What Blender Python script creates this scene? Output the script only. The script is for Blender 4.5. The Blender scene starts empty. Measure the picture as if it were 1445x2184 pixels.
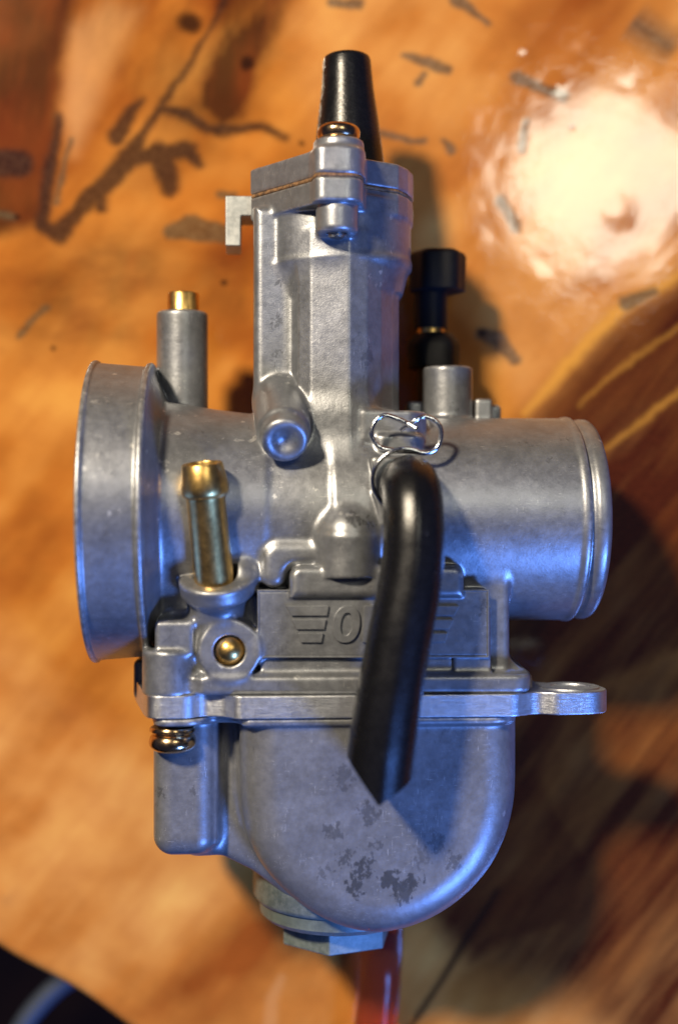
import bpy, bmesh, math, random
import numpy as np
from mathutils import Vector
random.seed(7); np.random.seed(7)

# ------------------------------------------------------------------ units
F = 2700.0            # distance camera - body axis, in modelling units
S = 9.3e-5            # one modelling unit in metres (the body is about 11 cm long)
ST, CT = 0.06, math.sqrt(1 - 0.06 ** 2)     # small yaw of the carburettor on the table
ZT = -296.0           # table top below the body axis
KT = (F - ZT) / F
STEP = 3.4

scene = bpy.context.scene
# ------------------------------------------------------------------ camera
cam_d = bpy.data.cameras.new('camera'); cam = bpy.data.objects.new('camera', cam_d)
scene.collection.objects.link(cam); scene.camera = cam
cam.location = (0, 0, F * S)
cam_d.sensor_fit = 'VERTICAL'; cam_d.sensor_height = 24.0
cam_d.lens = F / 2184.0 * 24.0
cam_d.clip_start = 0.01; cam_d.clip_end = 50
cam_d.dof.use_dof = True
cam_d.dof.focus_distance = (F - 130) * S
cam_d.dof.aperture_fstop = cam_d.lens / (95 * S * 1000)
# ------------------------------------------------------------------ world and lamps
world = bpy.data.worlds.new('World'); scene.world = world; world.use_nodes = True
bg = world.node_tree.nodes['Background']
bg.inputs[0].default_value = (0.34, 0.40, 0.90, 1); bg.inputs[1].default_value = 0.05
def area(name, loc, target, size, power, col, shape='DISK', size_y=None):
    l = bpy.data.lights.new(name, 'AREA'); l.shape = shape; l.size = size * S
    if size_y: l.size_y = size_y * S
    l.energy = power; l.color = col
    o = bpy.data.objects.new(name, l); scene.collection.objects.link(o)
    o.location = Vector(loc) * S
    d = (Vector(target) - Vector(loc)).normalized()
    o.rotation_euler = d.to_track_quat('-Z', 'Y').to_euler()
    return o
area('key_lamp', (-3750, 4500, 6600), (0, 0, 0), 1000, 10.2, (1.0, 0.85, 0.63))
area('ceiling_lamp', (1900, 2400, 6000), (200, 200, -200), 1340, 0.42, (0.97, 0.93, 0.74))
area('window_light', (5000, -5700, 4900), (0, 0, 0), 1900, 8.8, (0.12, 0.30, 1.0), 'RECTANGLE', 1700)
scene.view_settings.view_transform = 'Standard'; scene.view_settings.look = 'None'
scene.view_settings.exposure = 0; scene.view_settings.gamma = 1

# ------------------------------------------------------------------ placing
def A(u, v, z):
    """photo position + height above the body axis -> body coordinates (x right, y up, z towards the viewer)"""
    a = u - 722.5
    x = (a * (F - z * CT) - z * ST * F) / (CT * F - a * ST)
    Z = -x * ST + z * CT
    return np.array([x, -(v - 1092.0) * (F - Z) / F, float(z)])
def X(u, z=0): return A(u, 1092, z)[0]
def Y(v, z=0, u=722): return A(u, v, z)[1]
BASE = Vector((0, 0, ZT * S))
def toworld(P):
    P = np.asarray(P, float)
    x = P[:, 0] * CT + P[:, 2] * ST; z = -P[:, 0] * ST + P[:, 2] * CT
    return np.stack([x * S, P[:, 1] * S, z * S - BASE.z], 1)
def rotn(N):
    return np.stack([N[:, 0] * CT + N[:, 2] * ST, N[:, 1], -N[:, 0] * ST + N[:, 2] * CT], 1)

# ------------------------------------------------------------------ materials
class NT:
    def __init__(s, name):
        s.m = bpy.data.materials.new(name); s.m.use_nodes = True
        s.t = s.m.node_tree; s.b = s.t.nodes['Principled BSDF']
        tc = s.t.nodes.new('ShaderNodeTexCoord'); mp = s.t.nodes.new('ShaderNodeMapping')
        mp.inputs['Scale'].default_value = (1 / S / 100,) * 3      # texture space: 1 = 100 modelling units
        s.t.links.new(tc.outputs['Object'], mp.inputs[0]); s.co = mp.outputs[0]
    def n(s, typ, **kw):
        nd = s.t.nodes.new(typ)
        for k, v in kw.items(): setattr(nd, k, v)
        return nd
    def link(s, a, b): s.t.links.new(a, b)
    def noise(s, scale, detail=4, rough=0.6, co=None, dist=0.0):
        nd = s.n('ShaderNodeTexNoise'); nd.inputs['Scale'].default_value = scale
        nd.inputs['Detail'].default_value = detail; nd.inputs['Roughness'].default_value = rough
        nd.inputs['Distortion'].default_value = dist
        s.link(co or s.co, nd.inputs['Vector']); return nd.outputs['Fac']
    def ramp(s, fac, stops):
        nd = s.n('ShaderNodeValToRGB'); cr = nd.color_ramp
        while len(cr.elements) < len(stops): cr.elements.new(0.5)
        for e, (p, c) in zip(cr.elements, stops):
            e.position = p; e.color = (*c, 1) if hasattr(c, '__len__') else (c, c, c, 1)
        s.link(fac, nd.inputs[0]); return nd.outputs[0]
    def mix(s, fac, a, b, mode='MIX'):
        nd = s.n('ShaderNodeMix', data_type='RGBA', blend_type=mode)
        for i, v in ((0, fac), (6, a), (7, b)):
            if isinstance(v, (int, float)): nd.inputs[i].default_value = v
            elif isinstance(v, tuple): nd.inputs[i].default_value = (*v, 1)
            else: s.link(v, nd.inputs[i])
        return nd.outputs[2]
    def math(s, op, a, b=0.0, c=None):
        nd = s.n('ShaderNodeMath', operation=op)
        for i, v in enumerate((a, b) if c is None else (a, b, c)):
            if isinstance(v, (int, float)): nd.inputs[i].default_value = v
            else: s.link(v, nd.inputs[i])
        return nd.outputs[0]
    def scaled(s, sc, rot=(0, 0, 0)):
        mp = s.n('ShaderNodeMapping'); mp.inputs['Scale'].default_value = sc; mp.inputs['Rotation'].default_value = rot
        s.link(s.co, mp.inputs[0]); return mp.outputs[0]
    def bump(s, h, dist, strength=1.0, prev=None):
        nd = s.n('ShaderNodeBump'); nd.inputs['Distance'].default_value = dist * S
        nd.inputs['Strength'].default_value = strength
        s.link(h, nd.inputs['Height'])
        if prev is not None: s.link(prev, nd.inputs['Normal'])
        return nd.outputs[0]
    def set(s, **kw):
        for k, v in kw.items():
            k = k.replace('_', ' ')
            i = s.b.inputs[k]
            if isinstance(v, (int, float)): i.default_value = v
            elif isinstance(v, tuple): i.default_value = (*v, 1) if len(v) == 3 else v
            else: s.link(v, i)
        return s.m

def cast_metal(name, base, metallic=0.68, rough=0.38, stains=(), stain_amt=1.0, grain=1.0, wear=0.6, scr=0.55):
    t = NT(name)
    n1 = t.noise(1.1, 5, 0.65); n2 = t.noise(6.0, 5, 0.7); n3 = t.noise(38, 3, 0.6)
    lo = tuple(c * 0.82 for c in base); hi = tuple(min(1, c * 1.15) for c in base)
    col = t.mix(t.ramp(n1, [(0.34, 0.0), (0.68, 1.0)]), lo, hi)
    col = t.mix(0.4, col, t.ramp(n2, [(0.30, 0.38), (0.52, 0.52), (0.75, 0.68)]), 'OVERLAY')
    # dark smudges where the casting skin is stained, stretched and ragged
    sm = t.noise(3.2, 6, 0.72, t.scaled((1.0, 0.62, 1.0), (0, 0, 0.5)), 0.9)
    spk = t.math('MULTIPLY', t.ramp(sm, [(0.64, 0.0), (0.69, 1.0)]), 0.45 * stain_amt)
    rough_s = t.noise(9, 5, 0.75, t.scaled((1.0, 0.6, 1.0), (0, 0, -0.5)), 0.3)
    col = t.mix(spk, col, tuple(c * 0.35 for c in base))
    # fine pits and nicks
    pit = t.ramp(t.noise(30, 2, 0.5), [(0.70, 0.0), (0.76, 1.0)])
    col = t.mix(t.math('MULTIPLY', pit, 0.55), col, tuple(c * 0.4 for c in base))
    # short pale scratches in two directions
    for sc, ro in (((1.2, 26, 20), (0.3, 0.2, 0.9)), ((24, 1.4, 20), (0.1, 0.3, 0.45))):
        s1 = t.noise(3.0, 2, 0.5, t.scaled(sc, ro))
        g1 = t.ramp(t.noise(2.3, 3, 0.6), [(0.52, 0.0), (0.62, 1.0)])
        sc_ = t.math('MULTIPLY', t.ramp(s1, [(0.665, 0.0), (0.71, 1.0)]), g1)
        col = t.mix(t.math('MULTIPLY', sc_, scr), col, (0.86, 0.86, 0.84))
    # particular stains: (u, v, z, radius, threshold)
    if stains:
        vs = t.n('ShaderNodeVectorMath', operation='ADD')
        nn = t.n('ShaderNodeTexNoise'); nn.inputs['Scale'].default_value = 7; nn.inputs['Detail'].default_value = 5
        t.link(t.co, nn.inputs['Vector'])
        sb = t.n('ShaderNodeVectorMath', operation='MULTIPLY_ADD')
        t.link(nn.outputs['Color'], sb.inputs[0]); sb.inputs[1].default_value = (0.55,) * 3
        sb.inputs[2].default_value = (-0.275,) * 3
        t.link(t.co, vs.inputs[0]); t.link(sb.outputs[0], vs.inputs[1])
        for (u, v, z, r, rag, amt) in stains:
            p = toworld([A(u, v, z)])[0] / S / 100
            d = t.n('ShaderNodeVectorMath', operation='DISTANCE'); t.link(vs.outputs[0], d.inputs[0])
            d.inputs[1].default_value = tuple(p)
            ed = t.math('ADD', d.outputs['Value'], t.math('MULTIPLY', t.math('SUBTRACT', rough_s, 0.5), rag))
            m = t.n('ShaderNodeMapRange'); m.inputs[1].default_value = r / 80 + 0.02; m.inputs[2].default_value = r / 80 - 0.02
            t.link(ed, m.inputs[0])
            col = t.mix(t.math('MULTIPLY', m.outputs[0], min(1.0, amt * 1.05)), col, tuple(c * 0.36 for c in base))
    # rubbed, brighter edges
    g = t.n('ShaderNodeNewGeometry')
    e = t.math('MULTIPLY', t.ramp(g.outputs['Pointiness'], [(0.515, 0.0), (0.56, 1.0)]), t.ramp(n2, [(0.42, 0.0), (0.6, 1.0)]))
    col = t.mix(t.math('MULTIPLY', e, wear), col, (0.80, 0.80, 0.78))
    r = t.math('ADD', t.math('MULTIPLY', t.math('SUBTRACT', n2, 0.5), 0.28), rough)
    b = t.bump(t.noise(22, 4, 0.65), 0.55 * grain, 0.45)
    b = t.bump(t.noise(4, 2, 0.5), 1.6 * grain, 0.25, b)
    b = t.bump(n3, 0.4 * grain, 0.5, b)
    return t.set(Base_Color=col, Metallic=metallic, Roughness=r, Normal=b)

BOWLST = [(768, 1862, 205, 15, 0.7, 0.9), (757, 1895, 205, 13, 0.6, 0.9), (782, 1835, 205, 9, 0.8, 0.8), (830, 1872, 205, 15, 0.6, 0.9),
          (845, 1888, 205, 12, 0.7, 0.9), (880, 1882, 205, 12, 0.7, 0.9), (862, 1900, 205, 17, 0.8, 0.8), (735, 1830, 205, 13, 0.9, 0.7),
          (785, 1735, 205, 14, 0.9, 0.6), (705, 1775, 205, 13, 0.9, 0.6), (930, 1795, 205, 14, 0.9, 0.55), (968, 1835, 205, 11, 0.9, 0.6),
          (800, 1800, 205, 10, 0.9, 0.55), (735, 1655, 205, 15, 0.9, 0.5), (350, 1690, 140, 8, 0.8, 0.6), (420, 1690, 140, 9, 0.8, 0.5),
          (900, 1830, 205, 13, 0.9, 0.4), (690, 1860, 205, 9, 0.9, 0.5)]
BODYST = [(575, 960, 225, 20, 0.8, 0.7), (590, 690, 100, 11, 0.9, 0.6), (600, 600, 100, 9, 0.9, 0.6), (585, 760, 100, 9, 0.9, 0.5),
          (760, 1100, 245, 12, 0.9, 0.7), (790, 1115, 240, 10, 0.9, 0.7), (1020, 1290, 200, 10, 0.9, 0.5), (955, 870, -10, 13, 0.9, 0.5),
          (790, 760, 150, 12, 0.9, 0.4), (540, 1430, 190, 14, 0.9, 0.4), (400, 1440, 200, 12, 0.9, 0.4), (600, 1385, 212, 12, 0.9, 0.3)]
M = {}
M['emblem'] = cast_metal('emblem_aluminium', (0.24, 0.25, 0.27), metallic=0.6, rough=0.38, stain_amt=0.5, wear=0.0, scr=0.15)
M['cast'] = cast_metal('cast_aluminium', (0.265, 0.275, 0.295), stains=BODYST)
M['bowl'] = cast_metal('bowl_aluminium', (0.24, 0.246, 0.262), metallic=0.55, rough=0.40, stains=BOWLST)
M['cap'] = cast_metal('cap_aluminium', (0.30, 0.31, 0.345), rough=0.36, stain_amt=0.4)
M['plug'] = cast_metal('plug_metal', (0.17, 0.21, 0.20), metallic=0.4, rough=0.5, stain_amt=0.3, wear=0.1, scr=0.1)
M['bracket'] = cast_metal('bracket_metal', (0.40, 0.42, 0.43), metallic=0.4, rough=0.45, stain_amt=0.0, grain=0.4, wear=0.2, scr=0.1)

def metal(name, col, rough, dirt=0.2, stripes=None):
    t = NT(name); n = t.noise(9, 5, 0.7)
    c = t.mix(t.ramp(n, [(0.35, 0.0), (0.7, 1.0)]), tuple(x * (1 - dirt) for x in col), col)
    r = t.math('ADD', t.math('MULTIPLY', n, 0.16), rough - 0.06)
    b = t.bump(t.noise(30, 3, 0.6), 0.5, 0.5)
    if stripes:
        b = t.bump(t.noise(4.0, 3, 0.7, t.scaled(stripes)), 0.8, 0.6, b)
        c = t.mix(0.35, c, t.ramp(t.noise(4.0, 3, 0.7, t.scaled(stripes)), [(0.35, 0.3), (0.7, 0.8)]), 'OVERLAY')
    return t.set(Base_Color=c, Metallic=1.0, Roughness=r, Normal=b)
M['machined'] = metal('machined_aluminium', (0.74, 0.76, 0.80), 0.38, 0.15, (0.6, 14, 0.6))
M['brass'] = metal('brass', (0.93, 0.60, 0.20), 0.30, 0.3)
M['gold'] = metal('plated_screw', (0.78, 0.55, 0.32), 0.18, 0.4)
M['chrome'] = metal('steel_wire', (0.82, 0.84, 0.88), 0.14, 0.1)
M['steel'] = metal('screw_steel', (0.55, 0.53, 0.48), 0.3, 0.4)

def rubber(name, col, rough, spec=0.42):
    t = NT(name); n = t.noise(4, 5, 0.7)
    c = t.mix(t.ramp(n, [(0.4, 0.0), (0.75, 1.0)]), col, tuple(x * 1.4 for x in col))
    sp = t.ramp(t.noise(16, 3, 0.5), [(0.75, 0.0), (0.79, 1.0)])
    c = t.mix(t.math('MULTIPLY', sp, 0.35), c, (0.35, 0.35, 0.34))
    b = t.bump(t.noise(20, 4, 0.6), 0.8, 0.5)
    return t.set(Base_Color=c, Roughness=t.math('ADD', t.math('MULTIPLY', n, 0.2), rough - 0.1), Normal=b, Specular_IOR_Level=spec)
M['rubber'] = rubber('black_rubber', (0.005, 0.005, 0.006), 0.27)
M['plastic'] = rubber('black_plastic', (0.004, 0.004, 0.005), 0.5, 0.2)
t = NT('gasket_paper')
M['gasket'] = t.set(Base_Color=t.ramp(t.noise(12, 4, 0.7), [(0.35, (0.06, 0.035, 0.02)), (0.65, (0.30, 0.16, 0.07))]), Roughness=0.8)
t = NT('red_tube_plastic')
M['redtube'] = t.set(Base_Color=(0.72, 0.20, 0.15), Roughness=0.22, Transmission_Weight=0.95, IOR=1.22, Specular_IOR_Level=0.9)
t = NT('blue_hose_plastic')
M['bluehose'] = t.set(Base_Color=(0.05, 0.065, 0.10), Roughness=0.5)

# ------------------------------------------------------------------ objects
def link(o): scene.collection.objects.link(o); return o
def obj(name, verts, faces, mat, parent=None, smooth=True, label=None, world=False, normals=None, bevel=0, bseg=2):
    me = bpy.data.meshes.new(name)
    V = np.asarray(verts, float) if world else toworld(verts)
    if isinstance(faces, np.ndarray) and faces.shape[1] == 4:
        nf = len(faces)
        me.vertices.add(len(V)); me.vertices.foreach_set('co', V.astype(np.float32).ravel())
        me.loops.add(nf * 4); me.loops.foreach_set('vertex_index', faces.astype(np.int32).ravel())
        me.polygons.add(nf); me.polygons.foreach_set('loop_start', np.arange(nf, dtype=np.int32) * 4)
        me.polygons.foreach_set('loop_total', np.full(nf, 4, np.int32))
        me.update(calc_edges=True)
    else:
        me.from_pydata([tuple(p) for p in V], [], [tuple(int(i) for i in f) for f in faces])
        me.update()
    me.polygons.foreach_set('use_smooth', [smooth] * len(me.polygons))
    me.materials.append(mat)
    if normals is not None:
        me.normals_split_custom_set_from_vertices([tuple(n) for n in rotn(normals)])
    o = link(bpy.data.objects.new(name, me)); o.parent = parent
    if label: o['label'] = label
    if bevel:
        b = o.modifiers.new('bevel', 'BEVEL'); b.width = bevel * S; b.segments = bseg; b.limit_method = 'ANGLE'; b.angle_limit = math.radians(30)
        b.harden_normals = True
    return o

def fixn(o):
    bm = bmesh.new(); bm.from_mesh(o.data); bmesh.ops.recalc_face_normals(bm, faces=bm.faces); bm.to_mesh(o.data); bm.free(); return o

# signed distance fields on a grid, meshed with surface nets
class Field:
    def __init__(s, lo, hi, h):
        s.h = h; s.lo = np.array(lo, float)
        s.n = np.ceil((np.array(hi) - s.lo) / h).astype(int) + 1
        s.ax = [(s.lo[i] + h * np.arange(s.n[i])).astype(np.float32) for i in range(3)]
        s.d = np.full(s.n, 60.0, np.float32)
    def op(s, fn, lo, hi, k=0.0, sub=False):
        sl = []; g = []
        for i in range(3):
            a = max(0, int((lo[i] - k - 14 - s.lo[i]) // s.h)); b = min(s.n[i], int((hi[i] + k + 14 - s.lo[i]) // s.h) + 2)
            if b <= a: return
            sl.append(slice(a, b)); sh = [1, 1, 1]; sh[i] = -1
            g.append(s.ax[i][a:b].reshape(sh))
        f = fn(*g).astype(np.float32); sl = tuple(sl); d = s.d[sl]
        f = np.broadcast_to(f, d.shape)
        if sub:
            f = -f
            if k > 0:
                hh = np.clip(0.5 - 0.5 * (f - d) / k, 0, 1); s.d[sl] = f + (d - f) * hh + k * hh * (1 - hh)
            else: s.d[sl] = np.maximum(d, f)
        else:
            if k > 0:
                hh = np.clip(0.5 + 0.5 * (f - d) / k, 0, 1); s.d[sl] = f + (d - f) * hh - k * hh * (1 - hh)
            else: s.d[sl] = np.minimum(d, f)
    def cyl(s, p0, p1, r0, r1=None, rd=3.0, k=0.0, sub=False):
        p0 = np.array(p0, float); p1 = np.array(p1, float); r1 = r0 if r1 is None else r1
        L = np.linalg.norm(p1 - p0); a = (p1 - p0) / L; R = max(r0, r1)
        def fn(x, y, z):
            x = x - p0[0]; y = y - p0[1]; z = z - p0[2]
            tt = x * a[0] + y * a[1] + z * a[2]
            q = np.sqrt(np.maximum(x * x + y * y + z * z - tt * tt, 0))
            dr = q - (r0 + (r1 - r0) * np.clip(tt / L, 0, 1)) + rd; da = np.abs(tt - L / 2) - L / 2 + rd
            return np.sqrt(np.maximum(dr, 0) ** 2 + np.maximum(da, 0) ** 2) + np.minimum(np.maximum(dr, da), 0) - rd
        s.op(fn, np.minimum(p0, p1) - R, np.maximum(p0, p1) + R, k, sub)
    def box(s, lo, hi, rd=4.0, k=0.0, sub=False):
        lo = np.array(lo, float); hi = np.array(hi, float); l = np.minimum(lo, hi); h_ = np.maximum(lo, hi)
        c = (l + h_) / 2; e = (h_ - l) / 2 - rd
        def fn(x, y, z):
            qx = np.abs(x - c[0]) - e[0]; qy = np.abs(y - c[1]) - e[1]; qz = np.abs(z - c[2]) - e[2]
            return np.sqrt(np.maximum(qx, 0) ** 2 + np.maximum(qy, 0) ** 2 + np.maximum(qz, 0) ** 2) + np.minimum(np.maximum(qx, np.maximum(qy, qz)), 0) - rd
        s.op(fn, l, h_, k, sub)
    def sph(s, c, r, k=0.0, sub=False, sq=(1, 1, 1)):
        c = np.array(c, float)
        s.op(lambda x, y, z: np.sqrt(((x - c[0]) / sq[0]) ** 2 + ((y - c[1]) / sq[1]) ** 2 + ((z - c[2]) / sq[2]) ** 2) - r, c - r * max(sq), c + r * max(sq), k, sub)
    def prism(s, pts, a0, a1, axis, rd=4.0, k=0.0, sub=False):
        """outline pts extruded along 'y' (pts are x,z) or 'z' (pts are x,y)"""
        P = np.array(pts, float); a0, a1 = min(a0, a1), max(a0, a1); c = (a0 + a1) / 2; e = (a1 - a0) / 2 - rd
        def fn(x, y, z):
            d2 = poly2(x, z if axis == 'y' else y, P) + rd
            da = np.abs((y if axis == 'y' else z) - c) - e
            return np.sqrt(np.maximum(d2, 0) ** 2 + np.maximum(da, 0) ** 2) + np.minimum(np.maximum(d2, da), 0) - rd
        if axis == 'y': lo = (P[:, 0].min(), a0, P[:, 1].min()); hi = (P[:, 0].max(), a1, P[:, 1].max())
        else: lo = (P[:, 0].min(), P[:, 1].min(), a0); hi = (P[:, 0].max(), P[:, 1].max(), a1)
        s.op(fn, lo, hi, k, sub)
    def sample(s, P, arr):
        g = np.clip((P - s.lo) / s.h, 0, s.n - 1.001); i = g.astype(int); f = (g - i).astype(np.float32)
        out = 0
        for a in (0, 1):
            for b in (0, 1):
                for c in (0, 1):
                    w = (f[:, 0] if a else 1 - f[:, 0]) * (f[:, 1] if b else 1 - f[:, 1]) * (f[:, 2] if c else 1 - f[:, 2])
                    out = out + w * arr[i[:, 0] + a, i[:, 1] + b, i[:, 2] + c]
        return out
    def grad(s, P, e=None):
        e = e or s.h * 0.8; G = []
        for i in range(3):
            o = np.zeros(3); o[i] = e
            G.append(s.sample(P + o, s.d) - s.sample(P - o, s.d))
        G = np.stack(G, 1) / (2 * e); return G
    def mesh(s):
        d = s.d; d[0] = d[-1] = 30; d[:, 0] = d[:, -1] = 30; d[:, :, 0] = d[:, :, -1] = 30
        inn = (d < 0); c = np.zeros(s.n - 1, np.uint8)
        for a in (0, 1):
            for b in (0, 1):
                for e in (0, 1):
                    c += inn[a:s.n[0] - 1 + a, b:s.n[1] - 1 + b, e:s.n[2] - 1 + e]
        I = np.argwhere((c > 0) & (c < 8)); idx = np.full(s.n - 1, -1, np.int32); idx[I[:, 0], I[:, 1], I[:, 2]] = np.arange(len(I))
        val = {(a, b, e): d[I[:, 0] + a, I[:, 1] + b, I[:, 2] + e] for a in (0, 1) for b in (0, 1) for e in (0, 1)}
        acc = np.zeros((len(I), 3)); cnt = np.zeros(len(I))
        for p in val:
            for ax in range(3):
                if p[ax]: continue
                q = list(p); q[ax] = 1; q = tuple(q); v0, v1 = val[p], val[q]; m = (v0 < 0) != (v1 < 0)
                tt = np.where(m, v0 / np.where(m, v0 - v1, 1), 0)
                for k in range(3): acc[:, k] += m * (p[k] + (tt if k == ax else 0))
                cnt += m
        V = s.lo + (I + acc / cnt[:, None]) * s.h
        for _ in range(2):
            g = s.grad(V); dd = s.sample(V, s.d); gn = np.maximum((g ** 2).sum(1), 0.05)
            st = np.clip(dd / gn, -s.h * .5, s.h * .5); V = V - g * st[:, None]
        Q = []
        for ax in range(3):
            o = [0, 1, 2]; o.remove(ax); b, e = o
            sl0 = [slice(1, -1)] * 3; sl1 = [slice(1, -1)] * 3; sl0[ax] = slice(0, -1); sl1[ax] = slice(1, None)
            m = inn[tuple(sl0)] != inn[tuple(sl1)]
            J = np.argwhere(m); off = np.ones(3, int); off[ax] = 0; J = J + off
            flip = inn[J[:, 0], J[:, 1], J[:, 2]]
            def cell(db, de):
                K = J.copy(); K[:, b] += db; K[:, e] += de; return idx[K[:, 0], K[:, 1], K[:, 2]]
            q = np.stack([cell(-1, -1), cell(0, -1), cell(0, 0), cell(-1, 0)], 1)
            if ax == 1: flip = ~flip
            q = np.where(flip[:, None], q, q[:, ::-1]); Q.append(q)
        Q = np.concatenate(Q); Q = Q[(Q >= 0).all(1)]
        N = s.grad(V, s.h); N /= np.maximum(np.linalg.norm(N, axis=1), 1e-6)[:, None]
        return V, Q, N

def poly2(px, py, P):
    d = None; sgn = None; n = len(P)
    for i in range(n):
        a = P[i]; b = P[i - 1]; ex, ey = b - a; wx = px - a[0]; wy = py - a[1]
        tt = np.clip((wx * ex + wy * ey) / (ex * ex + ey * ey + 1e-9), 0, 1)
        dd = (wx - ex * tt) ** 2 + (wy - ey * tt) ** 2
        c1 = py >= a[1]; c2 = py < b[1]; c3 = ex * wy > ey * wx
        f = (c1 & c2 & c3) | (~c1 & ~c2 & ~c3)
        d = dd if d is None else np.minimum(d, dd)
        sg = np.where(f, -1.0, 1.0); sgn = sg if sgn is None else sgn * sg
    return sgn * np.sqrt(d)

def subset(V, Q, N, mask):
    q = Q[mask]; u, inv = np.unique(q, return_inverse=True)
    return V[u], inv.reshape(q.shape), N[u]

def rpoly(pts, seg=6):
    """polygon with (x, y, radius) corners -> rounded outline"""
    out = []; n = len(pts)
    for i in range(n):
        p = np.array(pts[i][:2], float); r = pts[i][2] if len(pts[i]) > 2 else 0
        a = np.array(pts[i - 1][:2], float) - p; b = np.array(pts[(i + 1) % n][:2], float) - p
        if r <= 0: out.append(p); continue
        la, lb = np.linalg.norm(a), np.linalg.norm(b); a /= la; b /= lb
        ang = math.acos(max(-1, min(1, float(a @ b)))); dist = min(r / math.tan(ang / 2), la * .48, lb * .48); rr = dist * math.tan(ang / 2)
        c = p + (a + b) / np.linalg.norm(a + b) * rr / math.sin(ang / 2)
        s0 = p + a * dist - c; s1 = p + b * dist - c; a0 = math.atan2(s0[1], s0[0]); a1 = math.atan2(s1[1], s1[0])
        da = (a1 - a0 + math.pi) % (2 * math.pi) - math.pi
        for k in range(seg + 1):
            th = a0 + da * k / seg; out.append(c + rr * np.array([math.cos(th), math.sin(th)]))
    return [tuple(p) for p in out]

def prism_mesh(name, pts, a0, a1, axis, mat, parent, bevel=2, label=None, hole=None, smooth=True):
    P = [np.array(p) for p in pts]; n = len(P)
    mk = (lambda p, a: (p[0], a, p[1])) if axis == 'y' else (lambda p, a: (p[0], p[1], a))
    V = [mk(p, a0) for p in P] + [mk(p, a1) for p in P]
    if hole is None:
        Fc = [list(range(n)), list(range(2 * n - 1, n - 1, -1))] + [[i, (i + 1) % n, n + (i + 1) % n, n + i] for i in range(n)]
    else:
        H = [np.array(p) for p in hole]; m = len(H); assert m == n
        V += [mk(p, a0) for p in H] + [mk(p, a1) for p in H]; Fc = []
        for i in range(n):
            j = (i + 1) % n
            Fc += [[i, j, n + j, n + i], [2 * n + i, 2 * n + j, j, i], [n + i, n + j, 3 * n + j, 3 * n + i], [3 * n + i, 3 * n + j, 2 * n + j, 2 * n + i]]
    return fixn(obj(name, V, Fc, mat, parent, smooth=smooth, bevel=bevel, label=label))

def frame(d):
    d = np.array(d, float); d /= np.linalg.norm(d)
    r = np.array([0, 0, 1.0]) if abs(d[2]) < 0.9 else np.array([1.0, 0, 0])
    u = np.cross(d, r); u /= np.linalg.norm(u); return d, u, np.cross(d, u)
def lathe(name, prof, p0, d, mat, parent, seg=48, label=None, lobes=None):
    d, a, b = frame(d); V = []; Fc = []; m = len(prof)
    for (t_, r) in prof:
        for k in range(seg):
            th = 2 * math.pi * k / seg; rr = r * (lobes(th) if lobes else 1)
            V.append(np.array(p0) + d * t_ + (a * math.cos(th) + b * math.sin(th)) * rr)
    for i in range(m - 1):
        for k in range(seg):
            j = (k + 1) % seg; Fc.append([i * seg + k, i * seg + j, (i + 1) * seg + j, (i + 1) * seg + k])
    if prof[0][1] > 0: Fc.append([k for k in range(seg)][::-1])
    if prof[-1][1] > 0: Fc.append([(m - 1) * seg + k for k in range(seg)])
    o = fixn(obj(name, V, Fc, mat, parent, label=label))
    o.data.polygons.foreach_set('use_smooth', [True] * len(o.data.polygons))
    with_sharp(o, 42); return o
def with_sharp(o, deg):
    bm = bmesh.new(); bm.from_mesh(o.data)
    for e in bm.edges:
        e.smooth = not (len(e.link_faces) == 2 and e.calc_face_angle(0) > math.radians(deg))
    bm.to_mesh(o.data); bm.free()
def spline(P, n=8):
    P = [np.array(p, float) for p in P]; P = [2 * P[0] - P[1]] + P + [2 * P[-1] - P[-2]]; out = []
    for i in range(1, len(P) - 2):
        for k in range(n):
            t_ = k / n; a, b, c, d = P[i - 1:i + 3]
            out.append(0.5 * (2 * b + (c - a) * t_ + (2 * a - 5 * b + 4 * c - d) * t_ ** 2 + (3 * b - a - 3 * c + d) * t_ ** 3))
    out.append(P[-2]); return out
def tube(name, path, R, mat, parent, seg=20, label=None, prof=None, world=False, cap=True):
    path = [np.array(p, float) for p in path]; n = len(path); V = []; Fc = []; up = None
    for i, p in enumerate(path):
        d = path[min(i + 1, n - 1)] - path[max(i - 1, 0)]; d /= np.linalg.norm(d)
        if up is None: _, a, b = frame(d)
        else:
            a = up - d * (up @ d); a /= np.linalg.norm(a); b = np.cross(d, a)
        up = a; r = R(i / (n - 1)) if callable(R) else R
        for k in range(seg):
            th = 2 * math.pi * k / seg; rr = r * (prof(th) if prof else 1); V.append(p + (a * math.cos(th) + b * math.sin(th)) * rr)
    for i in range(n - 1):
        for k in range(seg):
            j = (k + 1) % seg; Fc.append([i * seg + k, i * seg + j, (i + 1) * seg + j, (i + 1) * seg + k])
    if cap: Fc += [list(range(seg))[::-1], [(n - 1) * seg + k for k in range(seg)]]
    o = fixn(obj(name, V, Fc, mat, parent, label=label, world=world)); with_sharp(o, 50); return o

# ------------------------------------------------------------------ the carburettor
carb = link(bpy.data.objects.new('carburetor', None)); carb.location = BASE
carb['label'] = 'grey cast metal carburetor with brass fittings and a black rubber hose on varnished wood'
carb['category'] = 'carburetor'

# shared outlines, seen along the vertical of the photo: (x, z)
CX = X(712)
def cap_outline(off=0):
    """lozenge flange: round body, lug towards the viewer, straight flank on the left"""
    pts = [(X(530, 10) - off, 44, 34)]
    pts += [(X(664, 215) - off, 196, 20), (X(672, 235), 236 + off, 36), (X(772, 235), 236 + off, 36), (X(782, 205) + off, 150, 16)]
    for a in range(42, -200, -14):
        th = math.radians(a); pts.append((CX + (168 + off) * math.cos(th), (168 + off) * math.sin(th)))
    return rpoly(pts)

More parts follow.
